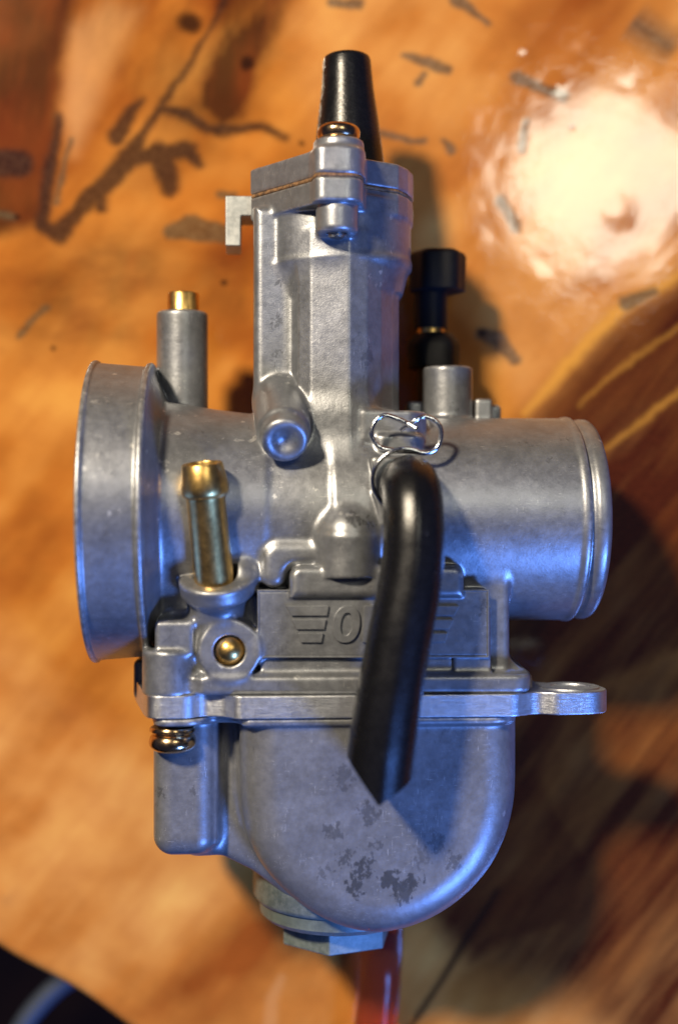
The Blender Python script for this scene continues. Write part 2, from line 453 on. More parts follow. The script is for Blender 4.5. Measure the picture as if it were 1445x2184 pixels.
B = Field((-600, Y(1483, 0) - 70, -325), (590, Y(430) + 12, 325), STEP)
cy = Y(1091, 0, 260)
B.cyl((X(322), cy, 0), (X(562), Y(1097), 0), 236, 205, rd=2)
B.cyl((X(470), Y(1097), 0), (X(800), Y(1107), 0), 206, 214, rd=2, k=20)
B.cyl((X(326), cy, 0), (X(352), cy, 0), 300, 244, rd=4, k=14)
B.cyl((X(205), cy, 0), (X(330), cy, 0), 312, 303, rd=2, k=2)
B.cyl((X(204), cy, 0), (X(216), cy, 0), 317, rd=5)
B.cyl((X(318), cy, 0), (X(331), cy, 0), 312, rd=4, k=3)
oy = Y(1107, 0, 1100)
B.cyl((X(700), oy, 0), (X(1201), oy, 0), 216, rd=5, k=14)
B.cyl((X(1192), oy, 0), (X(1208), oy, 0), 219, rd=6, k=5)
B.cyl((X(1195), oy, 0), (X(1235), oy, 0), 206, rd=3)
B.cyl((X(1213), oy, 0), (X(1251), oy, 0), 214, rd=17, k=4)
# slide tower
B.prism([(X(541, 30), Y(465)), (X(610, 100), Y(465)), (X(610, 100), Y(560)), (X(626, 100), Y(604)), (X(626, 100), Y(885)), (X(541, 30), Y(885))], -110, 108, 'z', rd=19, k=8)
P = [(X(629, 100), -120), (X(627, 110), 108), (X(636, 140), 138), (X(662, 150), 156), (X(744, 150), 168), (X(782, 140), 152), (X(812, 115), 122), (X(836, 75), 80), (X(850, 30), 30), (X(851, 0), -20), (X(847, 0), -120)]
B.prism(P, Y(1085), Y(520), 'y', rd=7, k=26)
B.cyl((CX, Y(580), 0), (CX, Y(452), 0), 163, rd=3, k=6)
B.cyl((CX + 4, Y(640), 0), (CX, Y(577), 0), 142, 163, rd=3, k=14)
B.prism(cap_outline(), Y(484), Y(438), 'y', rd=3, k=9)
B.cyl((X(718, 185), Y(496, 200), 185), (X(718, 185), Y(440, 200), 185), 42, rd=8, k=12)
B.cyl((X(718, 185), Y(520, 200), 185), (X(718, 185), Y(480, 200), 185), 20, sub=True)
B.box((X(690, 150), Y(475, 150), 100), (X(750, 150), Y(440, 150), 200), rd=8, k=14)
# centre casting under the tower
B.box((X(575, 100), Y(1060, 150), -100), (X(790, 150), Y(880), 150), rd=20, k=45)
# round boss looking up at the viewer
a0, a1 = A(598, 850, 70), A(607, 943, 238)
B.cyl(a0, a0 + (a1 - a0) * 0.99, 52, 47, rd=10, k=9)
B.cyl(a0, a0 + (a1 - a0) * 0.80, 58, 53, rd=8, k=10)
dn = (a1 - a0) / np.linalg.norm(a1 - a0)
B.sph(a1 + dn * 52, 60, sub=True, k=6)
B.sph(a1 + dn * 9, 25, sub=True, k=8)
# dome, ledges, chamber block, name plate
dm = A(741, 1142, 190)
B.sph(dm, 62, k=16); B.cyl((dm[0], Y(1230, 190), 190), dm, 62, rd=1, k=8)
B.sph(dm + np.array([-14, -6, -28]), 62, k=20)
B.prism(rpoly([(X(557, 190), Y(1153, 190), 34), (X(700, 190), Y(1153, 190)), (X(700, 190), Y(1205, 190)), (X(612, 190), Y(1208, 190), 26), (X(606, 190), Y(1252, 190), 24), (X(557, 190), Y(1252, 190), 30)]), 40, 213, 'z', rd=20, k=13)
B.prism(rpoly([(X(617, 215), Y(1206, 215), 24), (X(985, 200), Y(1206, 215), 20), (X(985, 200), Y(1275, 215)), (X(617, 215), Y(1275, 215))]), 60, 229, 'z', rd=14, k=7)
B.prism(rpoly([(X(800, 150), Y(1156, 150)), (X(1080, 150), Y(1156, 150), 48), (X(1080, 150), Y(1475, 150)), (X(800, 150), Y(1475, 150))]), -170, 184, 'z', rd=14, k=12)
B.box((X(425, 150), Y(1475, 150), -150), (X(1078, 150), Y(1262, 150), 168), rd=10, k=12)
B.prism(rpoly([(X(549, 213), Y(1258, 213), 5), (X(1042, 213), Y(1258, 213), 12), (X(1042, 213), Y(1403, 213), 4), (X(549, 213), Y(1403, 213), 5)]), 100, 213, 'z', rd=3, k=3)
B.prism(rpoly([(X(966, 207), Y(1300, 207)), (X(1046, 207), Y(1300, 207)), (X(1046, 207), Y(1436, 207), 3), (X(966, 207), Y(1436, 207), 3)]), 100, 207, 'z', rd=3, k=3)
B.box((X(556, 200), Y(1450, 200), 100), (X(962, 200), Y(1403, 200), 203), rd=5, k=5)
B.prism([(X(1030, 160), Y(1360, 160)), (X(1080, 160), Y(1402, 160)), (X(1132, 160), Y(1446, 160)), (X(1132, 160), Y(1470, 160)), (X(1000, 160), Y(1470, 160))], -120, 172, 'z', rd=8, k=12)
# mounting flange of the body
G1 = rpoly([(X(430, 215), 216, 10), (X(1128, 200), 224, 34), (X(1136, 100), -140, 30), (X(330, 0), -140, 20), (X(330, 100), 150)])
B.prism(G1, Y(1482, 220) , Y(1441, 220), 'y', rd=9, k=14)
B.cyl((X(362, 165), Y(1482, 200), 165), (X(362, 165), Y(1385, 200), 165), 54, rd=7, k=14)
B.box((X(330, 205), Y(1400, 205), 60), (X(413, 205), Y(1322, 205), 207), rd=9, k=9)
B.box((X(292, -80), Y(1480, -60), -160), (X(400, 0), Y(1398, -60), 0), rd=12, k=8)
B.box((X(355, 60), Y(1420, 100), -120), (X(450, 100), Y(1225, 100), 140), rd=24, k=26)
B.box((X(405, 150), Y(1475, 150), 0), (X(470, 150), Y(1340, 150), 186), rd=14, k=18)
# hose nozzle socket, neck, and round boss with the brass ball
nb, nt = A(456, 1222, 212), A(431, 988, 250)
nd = (nt - nb) / np.linalg.norm(nt - nb)
cb = A(463, 1247, 190); cdir = np.array([nd[0] * 0.6, nd[1], 0.42]); cdir /= np.linalg.norm(cdir)
B.cyl(cb - cdir * 20, cb + cdir * 20, 72, 76, rd=9, k=9)
B.sph(cb + np.array([50, 18, -6]), 34, k=20)
B.cyl(A(466, 1345, 150), cb - cdir * 6, 50, 58, rd=6, k=22)
B.cyl(cb - cdir * 4, cb + cdir * 40, 43, rd=2, sub=True, k=4)
jb = A(489, 1388, 214)
B.cyl((jb[0], jb[1], 90), (jb[0], jb[1], 217), 61, rd=5, k=14)
B.cyl((jb[0], jb[1], 175), (jb[0], jb[1], 240), 31, rd=2, sub=True, k=2)
B.prism([(X(500, 200), Y(1455, 200)), (X(556, 200), Y(1432, 200)), (X(556, 200), Y(1455, 200))], 90, 205, 'z', rd=3, k=8)
# clip bracket and hose nipple base
B.prism(rpoly([(X(770, 150), 20), (X(764, 150), 150, 10), (X(775, 170), 168, 8), (X(880, 170), 168, 30), (X(912, 150), 130, 30), (X(912, 100), 20)]), Y(938, 168), Y(874, 168), 'y', rd=6, k=12)
B.prism(rpoly([(X(800, 150), 40), (X(795, 170), 178, 20), (X(905, 170), 178, 30), (X(905, 150), 40)]), Y(965, 178), Y(925, 178), 'y', rd=8, k=8)
B.box((X(756, 120), Y(990, 130), 30), (X(800, 150), Y(880, 130), 150), rd=12, k=22)
B.prism(rpoly([(X(790, 215), Y(975, 215), 6), (X(900, 215), Y(975, 215)), (X(900, 215), Y(1135, 215)), (X(812, 215), Y(1120, 215), 6), (X(802, 215), Y(1075, 215), 6), (X(794, 215), Y(1050, 215), 5), (X(800, 215), Y(1040, 215))]), 100, 222, 'z', rd=4, k=6)
# columns standing on the top side
B.cyl((X(389, -60), Y(905, -60, 389), -60), (X(389, -60), Y(666, -60, 389), -60), 55, rd=8, k=4)
B.cyl((X(389, -60), Y(700, -60, 389), -60), (X(389, -60), Y(650, -60, 389), -60), 36, rd=1, sub=True)
B.cyl((X(954, -40), Y(905, -40, 954), -40), (X(954, -40), Y(784, -40, 954), -40), 54, rd=6, k=12)
B.cyl((X(954, -40), Y(820, -40, 954), -40), (X(954, -40), Y(770, -40, 954), -40), 38, rd=1, sub=True)
B.box((X(1010, -40), Y(905, -40), -90), (X(1046, -40), Y(850, -40), -20), rd=6, k=4)
B.box((X(1040, -60), Y(905, -60), -110), (X(1067, -60), Y(862, -60), -50), rd=9, k=4)
B.box((X(868, -60), Y(905, -60), -130), (X(930, -60), Y(855, -60), -50), rd=8, k=4)
# bores
B.cyl((X(190), cy, 0), (X(320), cy, 0), 293, 205, rd=2, sub=True)
B.cyl((X(250), cy, 0), (X(1270), oy, 0), 165, rd=2, sub=True)
B.cyl((X(1100), oy, 0), (X(1290), oy, 0), 190, rd=2, sub=True)
V, Q, N = B.mesh(); del B
C = V[Q].mean(1)
m_bell = C[:, 0] < X(338)
m_col = (C[:, 0] >= X(338)) & (C[:, 0] < X(460, -60)) & (C[:, 1] > Y(862, -60, 389)) & (C[:, 2] < 10)
m_col |= (C[:, 0] > X(326)) & (C[:, 0] < X(460, -60)) & (C[:, 1] > Y(768, 0, 389))
m_bell &= ~m_col
m_spig = (C[:, 0] > X(890, -40)) & (C[:, 0] < X(1006, -40)) & (C[:, 1] > Y(888, -40, 954))
m_pipe = (C[:, 0] > X(930, 120)) & (C[:, 1] > Y(1150, 190)) & ~m_spig & (C[:, 1] < Y(886, 0, 954))
m_pipe |= (C[:, 0] > X(1081, 140)) & (C[:, 1] > Y(1352, 60, 1100))
m_tower = (C[:, 1] > Y(872, 120)) & (C[:, 0] > X(530)) & (C[:, 0] < X(872)) & ~m_spig & ~((C[:, 2] < -45) & (C[:, 0] > X(860, -60)))
rest = ~(m_bell | m_col | m_spig | m_pipe | m_tower)
for nm, mk, mt in (('intake_bell', m_bell, 'cast'), ('brass_plug_column', m_col, 'cast'), ('cable_spigot', m_spig, 'cast'),
                   ('outlet_pipe', m_pipe, 'cast'), ('slide_housing', m_tower, 'cast'), ('main_casting', rest, 'cast')):
    v_, q_, n_ = subset(V, Q, N, mk)
    o = obj(nm, v_, q_, M[mt], carb, normals=n_)
    if nm == 'main_casting': casting = o
    if nm == 'slide_housing': housing = o
    if nm == 'brass_plug_column': plugcol = o
del V, Q, N

# ---- float bowl
U = Field((X(330, 150) - 40, Y(1985, 100) - 30, -215), (X(1095, 130) + 30, Y(1534, 222) + 14, 235), STEP)
z0 = 130
out = [(1095, 1380), (1095, 1500), (1095, 1650), (1090, 1715), (1073, 1780), (1042, 1842), (996, 1896), (938, 1940), (872, 1970), (805, 1982), (738, 1973), (672, 1945), (612, 1900), (562, 1845), (530, 1785), (515, 1715), (511, 1640), (511, 1500), (511, 1380)]
sp = [p for p in spline([(X(u, z0), Y(v, z0, u)) for u, v in out], 3)]
U.prism(sp, -190, 209, 'z', rd=76)
U.box((X(330, 90), Y(1815, 90, 390), -130), (X(462, 120), Y(1440, 100), 152), rd=40, k=4)
U.prism(rpoly([(X(400, 80), Y(1480, 80)), (X(400, 80), Y(1818, 80), 20), (X(475, 80), Y(1822, 80), 30), (X(535, 80), Y(1852, 80), 20), (X(640, 80), Y(1930, 80)), (X(640, 80), Y(1480, 80))]), -130, 92, 'z', rd=22, k=30)
U.box((X(452, 140), Y(1800, 140), 40), (X(463, 140), Y(1480, 140), 128), rd=5, k=10)
plate = rpoly([(X(306, 165) , 165, 50), (X(318, 205), 218, 46), (X(405, 215), 214, 40), (X(430, 200), 188, 24), (X(478, 210), 198, 24), (X(505, 222), 228, 22), (X(1098, 225), 227, 40),
               (X(1142, 190), 196, 30), (X(1180, 200), 214, 40), (X(1290, 165), 208, 70), (X(1287, 130), 100, 70), (X(1140, 60), 60, 40), (X(1130, 0), -150, 30), (X(292, -80), -150, 30), (X(292, -80), -40, 20)])
U.prism(rpoly([(X(325, 165), 160, 40), (X(332, 205), 214, 40), (X(420, 215), 212, 40), (X(450, 200), 168, 20), (X(500, 210), 175, 20), (X(520, 212), 221, 20), (X(1096, 200), 221, 50), (X(1095, 0), -150, 20), (X(325, 0), -150, 20)]), Y(1546, 205), Y(1470, 205), 'y', rd=7, k=12)
U.d = np.maximum(U.d, (U.ax[1].reshape(1, -1, 1) - Y(1534, 222))).astype(np.float32)
V, Q, N = U.mesh(); del U
C = V[Q].mean(1)
bowl = obj('float_bowl', V, Q, M['bowl'], carb, normals=N)
del V, Q, N
# ---- spacer plate between bowl and body, with an ear that has a bolt hole
pl = prism_mesh('spacer_plate', plate, Y(1532, 225), Y(1483, 225), 'y', M['machined'], carb, bevel=2.5, label='bright machined spacer plate with an ear on the right')
rim = [(X(1212, 130) + 60 * math.cos(a), 138 + 60 * math.sin(a)) for a in np.linspace(0, 2 * math.pi, 33)[:-1]]
rim2 = [(X(1212, 130) + 40 * math.cos(a), 138 + 40 * math.sin(a)) for a in np.linspace(0, 2 * math.pi, 33)[:-1]]
prism_mesh('ear_boss', rim, Y(1483, 225) - 2, Y(1483, 225) + 3, 'y', M['machined'], pl, bevel=1, hole=rim2)
# ---- cap, gasket, screws
gk = prism_mesh('gasket', cap_outline(-1), Y(438), Y(431.5), 'y', M['gasket'], carb, bevel=0)
K = Field((X(530) - 30, Y(445), -190), (X(885) + 30, Y(290) , 290), STEP * 0.8)
K.prism(cap_outline(1), Y(431.5), Y(378), 'y', rd=6)
K.cyl((X(722, 185), Y(440, 185), 180), (X(722, 185), Y(301, 185), 180), 55, 50, rd=6, k=12)
K.cyl((X(566, 20), Y(430, 0), 18), (X(566, 20), Y(368, 0), 18), 24, rd=7, k=10)
K.d = np.maximum(K.d, Y(431.5) - K.ax[1].reshape(1, -1, 1)).astype(np.float32)
V, Q, N = K.mesh(); del K
cap = obj('top_cap', V, Q, M['cap'], carb, normals=N)

def pan_screw(name, c, up, R, parent, label, washer=False):
    """round headed screw with a cross slot; up = direction the head faces along the vertical"""
    pr = []
    if washer: pr += [(0, R * 0.5), (0, R * 0.93), (3, R * 0.97), (8, R * 0.97), (10, R * 0.9), (11, R * 0.80), (14, R * 0.80)]
    else: pr += [(0, R * 0.7), (0, R * 0.86), (3, R * 0.93)]
    b = pr[-1][0]; h = R * 0.76
    for a in np.linspace(-70, 88, 16):
        th = math.radians(a); pr.append((b + h * 0.5 + h * 0.5 * math.sin(th) , R * (0.80 + 0.20 * math.cos(th)) if a < 0 else R * (0.45 + 0.55 * math.cos(th))))
    o = lathe(name, pr, c, (0, up, 0), M['gold'], parent, label=label)
    tip = np.array(c) + np.array([0, up * (b + h * 0.98), 0])
    for w, d_ in ((R * 0.62, R * 0.12), (R * 0.12, R * 0.62)):
        V = [tip + np.array([sx * w / 2, sy * 1.2, sz * d_ / 2]) for sx in (-1, 1) for sy in (-1, 1) for sz in (-1, 1)]
        obj('screw_slot', V, [[0, 1, 3, 2], [4, 6, 7, 5], [0, 4, 5, 1], [2, 3, 7, 6], [0, 2, 6, 4], [1, 5, 7, 3]], M['plastic'], o, smooth=False)
    return o
pan_screw('cap_screw', (X(722, 185), Y(303, 185), 180), 1, 43, carb, 'gold coloured screw head on top of the cap')
pan_screw('bowl_screw', (X(368, 168), Y(1554, 205), 160), -1, 47, carb, 'dark gold screw head with spring washer under the bowl flange', True)
lathe('screw_end', [(0, 14), (0, 17), (40, 17), (43, 15), (44, 9), (43, 0)][::-1] if False else [(0, 17), (40, 17), (43, 14), (43.5, 0)], (X(717, 185), Y(458, 200), 188), (0, -1, 0), M['steel'], carb)

# ---- name plate: frame and raised emblem
zf = 213
def fr(u, v): return (X(u, zf), Y(v, zf, u))
o_, i_ = [fr(549, 1258), fr(1042, 1258), fr(1042, 1403), fr(549, 1403)], [fr(553, 1262), fr(1038, 1262), fr(1038, 1399), fr(553, 1399)]
prism_mesh('plate_border', o_, zf - 3, zf + 2.2, 'z', M['emblem'], casting, bevel=1.2, hole=i_)
prev = None
def emb(name, pts, hole=None): return prism_mesh(name, pts, zf - 2, zf + 6.0, 'z', M['emblem'], casting, bevel=1.0, hole=hole)
bars = [[(610, 1292), (701, 1292), (697, 1313), (621, 1313)], [(622, 1321), (695, 1321), (691, 1342), (632, 1342)], [(634, 1350), (689, 1350), (685, 1370), (641, 1370)]]
for b_ in bars:
    emb('emblem_bar', [fr(*p) for p in b_])
    emb('emblem_bar', [fr(1588 - p[0], p[1]) for p in b_][::-1])
def ring(cu, ru, rv, n=40, sl=0.10):
    return [fr(cu + ru * math.copysign(abs(math.cos(a)) ** 0.85, math.cos(a)) + sl * rv * math.sin(a), 1331 - rv * math.copysign(abs(math.sin(a)) ** 0.92, math.sin(a))) for a in np.linspace(0, 2 * math.pi, n + 1)[:-1]]
for cu in (738, 866): emb('letter', ring(cu, 29, 39.5), ring(cu, 12, 24))
emb('letter', [fr(*p) for p in [(776, 1292), (795, 1292), (794, 1322), (812, 1292), (834, 1292), (811, 1329), (832, 1370), (809, 1370), (793, 1336), (791, 1370), (772, 1370)]])

# ---- brass fittings
L = np.linalg.norm(nt - nb)
noz = lathe('hose_nozzle', [(-30, 39), (L * 0.40, 38), (L * 0.66, 37.5), (L * 0.70, 38.5), (L * 0.715, 44), (L * 0.75, 46.5), (L * 0.80, 46.5), (L * 0.99, 39.5), (L, 38), (L, 31.5), (L * 0.985, 30), (L * 0.5, 29), (L * 0.5, 0)], nb, nd, M['brass'], carb, 64, label='bright brass hose nozzle with a barbed end')
V = []; Fc = []; nr, ns = 14, 28
for i in range(nr + 1):
    for k in range(ns):
        a = math.pi * i / nr; th = 2 * math.pi * k / ns; V.append((jb[0] + 31.5 * math.sin(a) * math.cos(th), jb[1] + 31.5 * math.sin(a) * math.sin(th), 192 + 31.5 * math.cos(a)))
for i in range(nr):
    for k in range(ns): Fc.append([i * ns + k, i * ns + (k + 1) % ns, (i + 1) * ns + (k + 1) % ns, (i + 1) * ns + k])
fixn(obj('brass_ball', V, Fc, M['brass'], carb, label='dark brass ball set in a round boss'))
bp = A(391, 668, -60)
br = lathe('brass_plug', [(-20, 34), (40, 34), (43, 32), (43, 25), (36, 23), (36, 0)], bp, (0, 1, 0), M['brass'], plugcol, label='small brass plug end on top of the column')
# ---- bracket on the left of the cap
pts = rpoly([(X(481), Y(424), 3), (X(545), Y(424), 3), (X(545), Y(466), 3), (X(514), Y(466), 3), (X(513), Y(530), 3), (X(481), Y(530), 3)])
prism_mesh('cable_bracket', pts, -80, 14, 'z', M['bracket'], carb, bevel=3, label='pale angled metal bracket beside the cap')
# ---- rubber boot over the cable
bt = lathe('cable_boot', [(0, 76), (60, 70), (110, 64), (165, 56.5), (205, 53), (228, 51.5), (235, 49), (238, 44), (236, 24), (200, 20), (200, 0)],
           A(744, 358, -20), A(739, 118, -20) - A(744, 358, -20), M['rubber'], carb, 56, label='black tapered rubber boot on top')
# ---- black choke knob behind the housing
kx, kz = 932, -120
knob = lathe('choke_knob', [(0, 54), (3, 60), (78, 62), (86, 58), (90, 50), (91, 0)], (X(kx, kz), Y(624, kz, kx), kz), (0, 1, 0), M['plastic'], carb, 60, label='black lobed plastic choke knob', lobes=lambda th: 1 + 0.05 * math.cos(6 * th))
lathe('knob_stem', [(0, 37), (88, 37)], (X(918, kz), Y(702, kz, kx), kz), (0, 1, 0), M['plastic'], knob, 32)
lathe('knob_collar', [(-90, 36), (0, 36), (0, 56), (44, 58), (60, 54), (76, 38)], (X(924, kz), Y(785, kz, kx), kz), (0, 1, 0), M['plastic'], knob, 6 * 6, lobes=lambda th: 1 + 0.03 * math.cos(6 * th))
lathe('brass_ring', [(0, 27), (0, 31), (18, 31), (18, 27)], (X(918, kz), Y(716, kz, kx), kz), (0, 1, 0), M['brass'], knob, 32)
# ---- drain plug
px_, pz_ = X(722, -60), -60
R1 = X(722, pz_) - X(540, pz_)
plug = lathe('drain_plug', [(-60, R1), (Y(1868, pz_) - Y(1896, pz_) , R1), (Y(1868, pz_) - Y(1907, pz_), R1 - 7)] +
    [(Y(1868, pz_) - Y(1909, pz_), R1 - 13), (Y(1868, pz_) - Y(1934, pz_), R1 - 15), (Y(1868, pz_) - Y(1945, pz_), R1 - 27), (Y(1868, pz_) - Y(1946, pz_), 40)], (px_, Y(1868, pz_), pz_), (0, -1, 0), M['plug'], carb, 72, label='grey green stepped plug under the bowl')
hx = [(X(718, pz_) + 124 * math.cos(math.radians(41 + 60 * k)), pz_ + 124 * math.sin(math.radians(41 + 60 * k)), 5) for k in range(6)]
prism_mesh('hexagon_head', rpoly(hx, 3), Y(1999, pz_), Y(1940, pz_), 'y', M['plug'], plug, bevel=5)
# ---- wire spring clip
pw = [(888, 914), (866, 902), (846, 893), (820, 886), (802, 896), (792, 917), (795, 937), (812, 955), (838, 960), (870, 962), (908, 966), (930, 956), (940, 932), (937, 909), (921, 893), (902, 889), (884, 897), (853, 917)]
zz = [232] + [222] * 15 + [224, 212]
clip = tube('spring_clip', spline([A(u, v, z) for (u, v), z in zip(pw, zz)], 6), 4.9, M['chrome'], carb, 12, label='bright bent wire clip with a figure of eight shape')
pc = []
c_ = A(862, 1024, 236)
for a in np.linspace(60, 262, 26):
    th = math.radians(a); pc.append(c_ + np.array([63 * math.cos(th), 61 * math.sin(th), 6 * math.sin(th)]))
tube('clip_ring', pc, 4.6, M['chrome'], clip, 12)
# ---- black hose
hp = [A(868, 1040, 160), A(868, 1034, 220), A(873, 1034, 268), A(879, 1060, 306), A(882, 1120, 326), A(880, 1190, 334), A(871, 1260, 338), A(857, 1330, 340), A(844, 1400, 340), A(830, 1480, 340), A(818, 1560, 336), A(808, 1640, 330), A(798, 1760, 322)]
def hprof(th):   # moulding ridge along the hose
    d_ = (th - HR + math.pi) % (2 * math.pi) - math.pi
    return 1 + 0.035 * math.exp(-(d_ / 0.16) ** 2)
HR = math.radians(0)
hose = tube('overflow_hose', spline(hp, 9), lambda t_: 54 + 9 * min(1, t_ * 1.15), M['rubber'], carb, 56, label='thick black rubber hose hanging down the front with a slanted cut end', prof=hprof)
bm = bmesh.new(); bm.from_mesh(hose.data)
def wp(u, v, z): return Vector(toworld([A(u, v, z)])[0])
for (p, q) in (((728, 1596), (806, 1707)), ((800, 1708), (868, 1664))):
    a = wp(*p, 335); b = wp(*q, 335); d_ = (b - a).normalized(); nrm = Vector((d_.y, -d_.x, 0.0)); nrm = nrm if nrm.y < 0 else -nrm
    r = bmesh.ops.bisect_plane(bm, geom=bm.verts[:] + bm.edges[:] + bm.faces[:], plane_co=a, plane_no=nrm, clear_outer=True)
    ed = [e for e in r['geom_cut'] if isinstance(e, bmesh.types.BMEdge)]
    bmesh.ops.contextual_create(bm, geom=ed)
bmesh.ops.recalc_face_normals(bm, faces=bm.faces)
bm.to_mesh(hose.data); bm.free(); with_sharp(hose, 40)
# ---- red tube from the drain
zt_ = ZT + 40
tube('drain_tube', spline([A(815, 1960, zt_ + 60), A(812, 2040, zt_ + 10), A(808, 2110, zt_), A(800, 2190, zt_), A(790, 2300, zt_), A(770, 2450, zt_)], 8), 49, M['redtube'], carb, 28, label='translucent red tube under the plug')

# ------------------------------------------------------------------ the table: a varnished slab, edge crossing the lower left
def T(u, v): return np.array([(u - 722.5) * KT, -(v - 1092) * KT])
E0, E1 = T(0, 1985), T(290, 2184); ed = (E1 - E0) / np.linalg.norm(E1 - E0); en = np.array([-ed[1], ed[0]])
h = 5.0
ga = np.concatenate([np.arange(-2600, -1400, 60), np.arange(-1400, 2100, h), np.arange(2100, 4200, 60)])
gb = np.concatenate([np.arange(0, 2500, h), np.arange(2500, 4300, 60)])
mid = (E0 + E1) / 2
AA, BB = np.meshgrid(ga, gb, indexing='ij')
wob = 9 * np.sin(AA / 170.0) + 5 * np.sin(AA / 61.0 + 1)
PX = mid[0] + ed[0] * AA + en[0] * (BB + wob * np.exp(-BB / 200)); PY = mid[1] + ed[1] * AA + en[1] * (BB + wob * np.exp(-BB / 200))
u = PX / KT + 722.5; v = -PY / KT + 1092
def vnoise(x, y, seed):
    r = np.random.RandomState(seed); g = r.rand(128, 128).astype(np.float32)
    xi = np.floor(x).astype(int); yi = np.floor(y).astype(int); fx = x - xi; fy = y - yi; fx = fx * fx * (3 - 2 * fx); fy = fy * fy * (3 - 2 * fy)
    q = lambda a, b: g[(xi + a) % 128, (yi + b) % 128]
    return (q(0, 0) * (1 - fx) + q(1, 0) * fx) * (1 - fy) + (q(0, 1) * (1 - fx) + q(1, 1) * fx) * fy
def fbm(x, y, seed, o=4):
    s_ = 0; a = 0.5; tt = 0
    for i in range(o): s_ = s_ + a * vnoise(x * 2 ** i, y * 2 ** i, seed + i); tt += a; a *= 0.55
    return s_ / tt
wu = u + 16 * (fbm(u / 60, v / 60, 11) - .5) + 7 * (fbm(u / 14, v / 14, 31) - .5); wv = v + 16 * (fbm(u / 60, v / 60, 21) - .5) + 7 * (fbm(u / 14, v / 14, 41) - .5)
def sstep(a, b, x): t_ = np.clip((x - a) / (b - a), 0, 1); return t_ * t_ * (3 - 2 * t_)
def seg(pts, w, soft=5):
    """mask of a tapering stroke through pts (u, v, width)"""
    m = np.zeros_like(u)
    for (p, q) in zip(pts[:-1], pts[1:]):
        ex, ey = q[0] - p[0], q[1] - p[1]; t_ = np.clip(((wu - p[0]) * ex + (wv - p[1]) * ey) / (ex * ex + ey * ey + 1e-6), 0, 1)
        d = np.hypot(wu - p[0] - ex * t_, wv - p[1] - ey * t_); ww = (p[2] if len(p) > 2 else w) * (1 - t_) + (q[2] if len(q) > 2 else w) * t_
        m = np.maximum(m, 1 - sstep(ww - soft, ww + soft, d))
    return m
def region(pts, soft=25):
    return 1 - sstep(-soft, soft, poly2(wu, wv, np.array(pts, float)))
# grain runs up and to the right in the dark heartwood and painted shadow on the right, blotchy elsewhere
ca, sa = math.cos(math.radians(52)), math.sin(math.radians(52))
al = u * ca - v * sa; ac = u * sa + v * ca
strk = fbm(al / 420, ac / 16, 51, 5); strk2 = fbm(al / 260, ac / 42, 61, 4)
red = np.clip(0.95 * region([(-900, -900), (150, -900), (160, 0), (128, 180), (118, 360), (96, 470), (-60, 520), (-900, 560)], 22)
    + 0.75 * region([(470, -900), (640, -900), (608, 0), (548, 130), (520, 250), (470, 270), (430, 180), (450, 60)], 26) * (0.4 + 0.9 * fbm(u / 45, v / 90, 71))
    + 0.62 * region([(150, -900), (700, -900), (620, 60), (540, 240), (330, 260), (200, 200), (160, 60)], 50) * (0.15 + 1.5 * np.clip(fbm(u / 60 + v / 200, v / 150, 77) - .2, 0, 1))
    + 0.35 * region([(340, 240), (520, 160), (470, 330), (320, 420), (260, 400)], 35)
    + 0.5 * region([(-200, 500), (560, 500), (540, 640), (420, 760), (330, 700), (60, 780), (-200, 700)], 70) * fbm(u / 110, v / 50, 83)
    + 0.40 * region([(90, 500), (260, 480), (350, 600), (300, 760), (120, 760), (60, 640)], 70) * fbm(u / 60, v / 40, 81)
    + 0.55 * region([(560, 540), (530, 700), (420, 600), (440, 520)], 50) * fbm(u / 50, v / 50, 82), 0, 1)
dark = region([(1105, 905), (1300, 705), (1480, 560), (2600, 0), (2600, 1400), (1480, 1385), (1250, 1500), (1180, 1660), (1290, 1840), (1240, 1990), (1000, 2070), (900, 1950), (900, 1300), (1080, 1250)], 48)  # heartwood, extended beside the bowl to paint the carburettor's cast shadow too
brown = region([(1090, 1300), (1300, 1420), (1480, 1350), (2600, 1300), (2600, 2700), (1380, 2300), (1180, 2120), (1000, 2080), (1100, 1700)], 90)  # browner wood at lower right, also deepens the painted shadow by the bowl
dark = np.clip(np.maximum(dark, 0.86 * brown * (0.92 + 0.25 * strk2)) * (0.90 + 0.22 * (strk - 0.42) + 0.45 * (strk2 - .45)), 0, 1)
gold = np.clip(seg([(1120, 880, 5), (1210, 780, 12), (1310, 672, 11), (1480, 560, 4)], 10, 14) * 0.85 + 0.35 * seg([(1235, 865, 3), (1330, 780, 7), (1460, 690, 4)], 6, 7) + 0.5 * seg([(1290, 960, 3), (1400, 870, 7), (1500, 800, 4)], 6, 8), 0, 1)
bark = np.zeros_like(u)
for s_ in ([(128, 250, 6), (100, 400, 9), (92, 480, 10), (128, 500, 15), (170, 450, 13), (215, 405, 15), (275, 340, 17), (310, 275, 7), (400, 150, 4), (480, 0, 3)], [(270, 335, 15), (330, 330, 12), (400, 322, 14), (425, 350, 7)],
           [(340, 330, 20), (362, 400, 14)], [(345, 236, 7), (400, 246, 9), (440, 275, 8), (490, 276, 8), (560, 268, 7), (612, 290, 4)], [(222, 400, 10), (215, 440, 9)], [(250, 290, 15), (275, 240, 10), (300, 215, 4)], [(-20, 345, 24), (45, 350, 20)]):
    bark = np.maximum(bark, seg([(p[0], p[1], p[2] * 1.35 + 1) for p in s_], 8, 10))
grey = np.zeros_like(u)
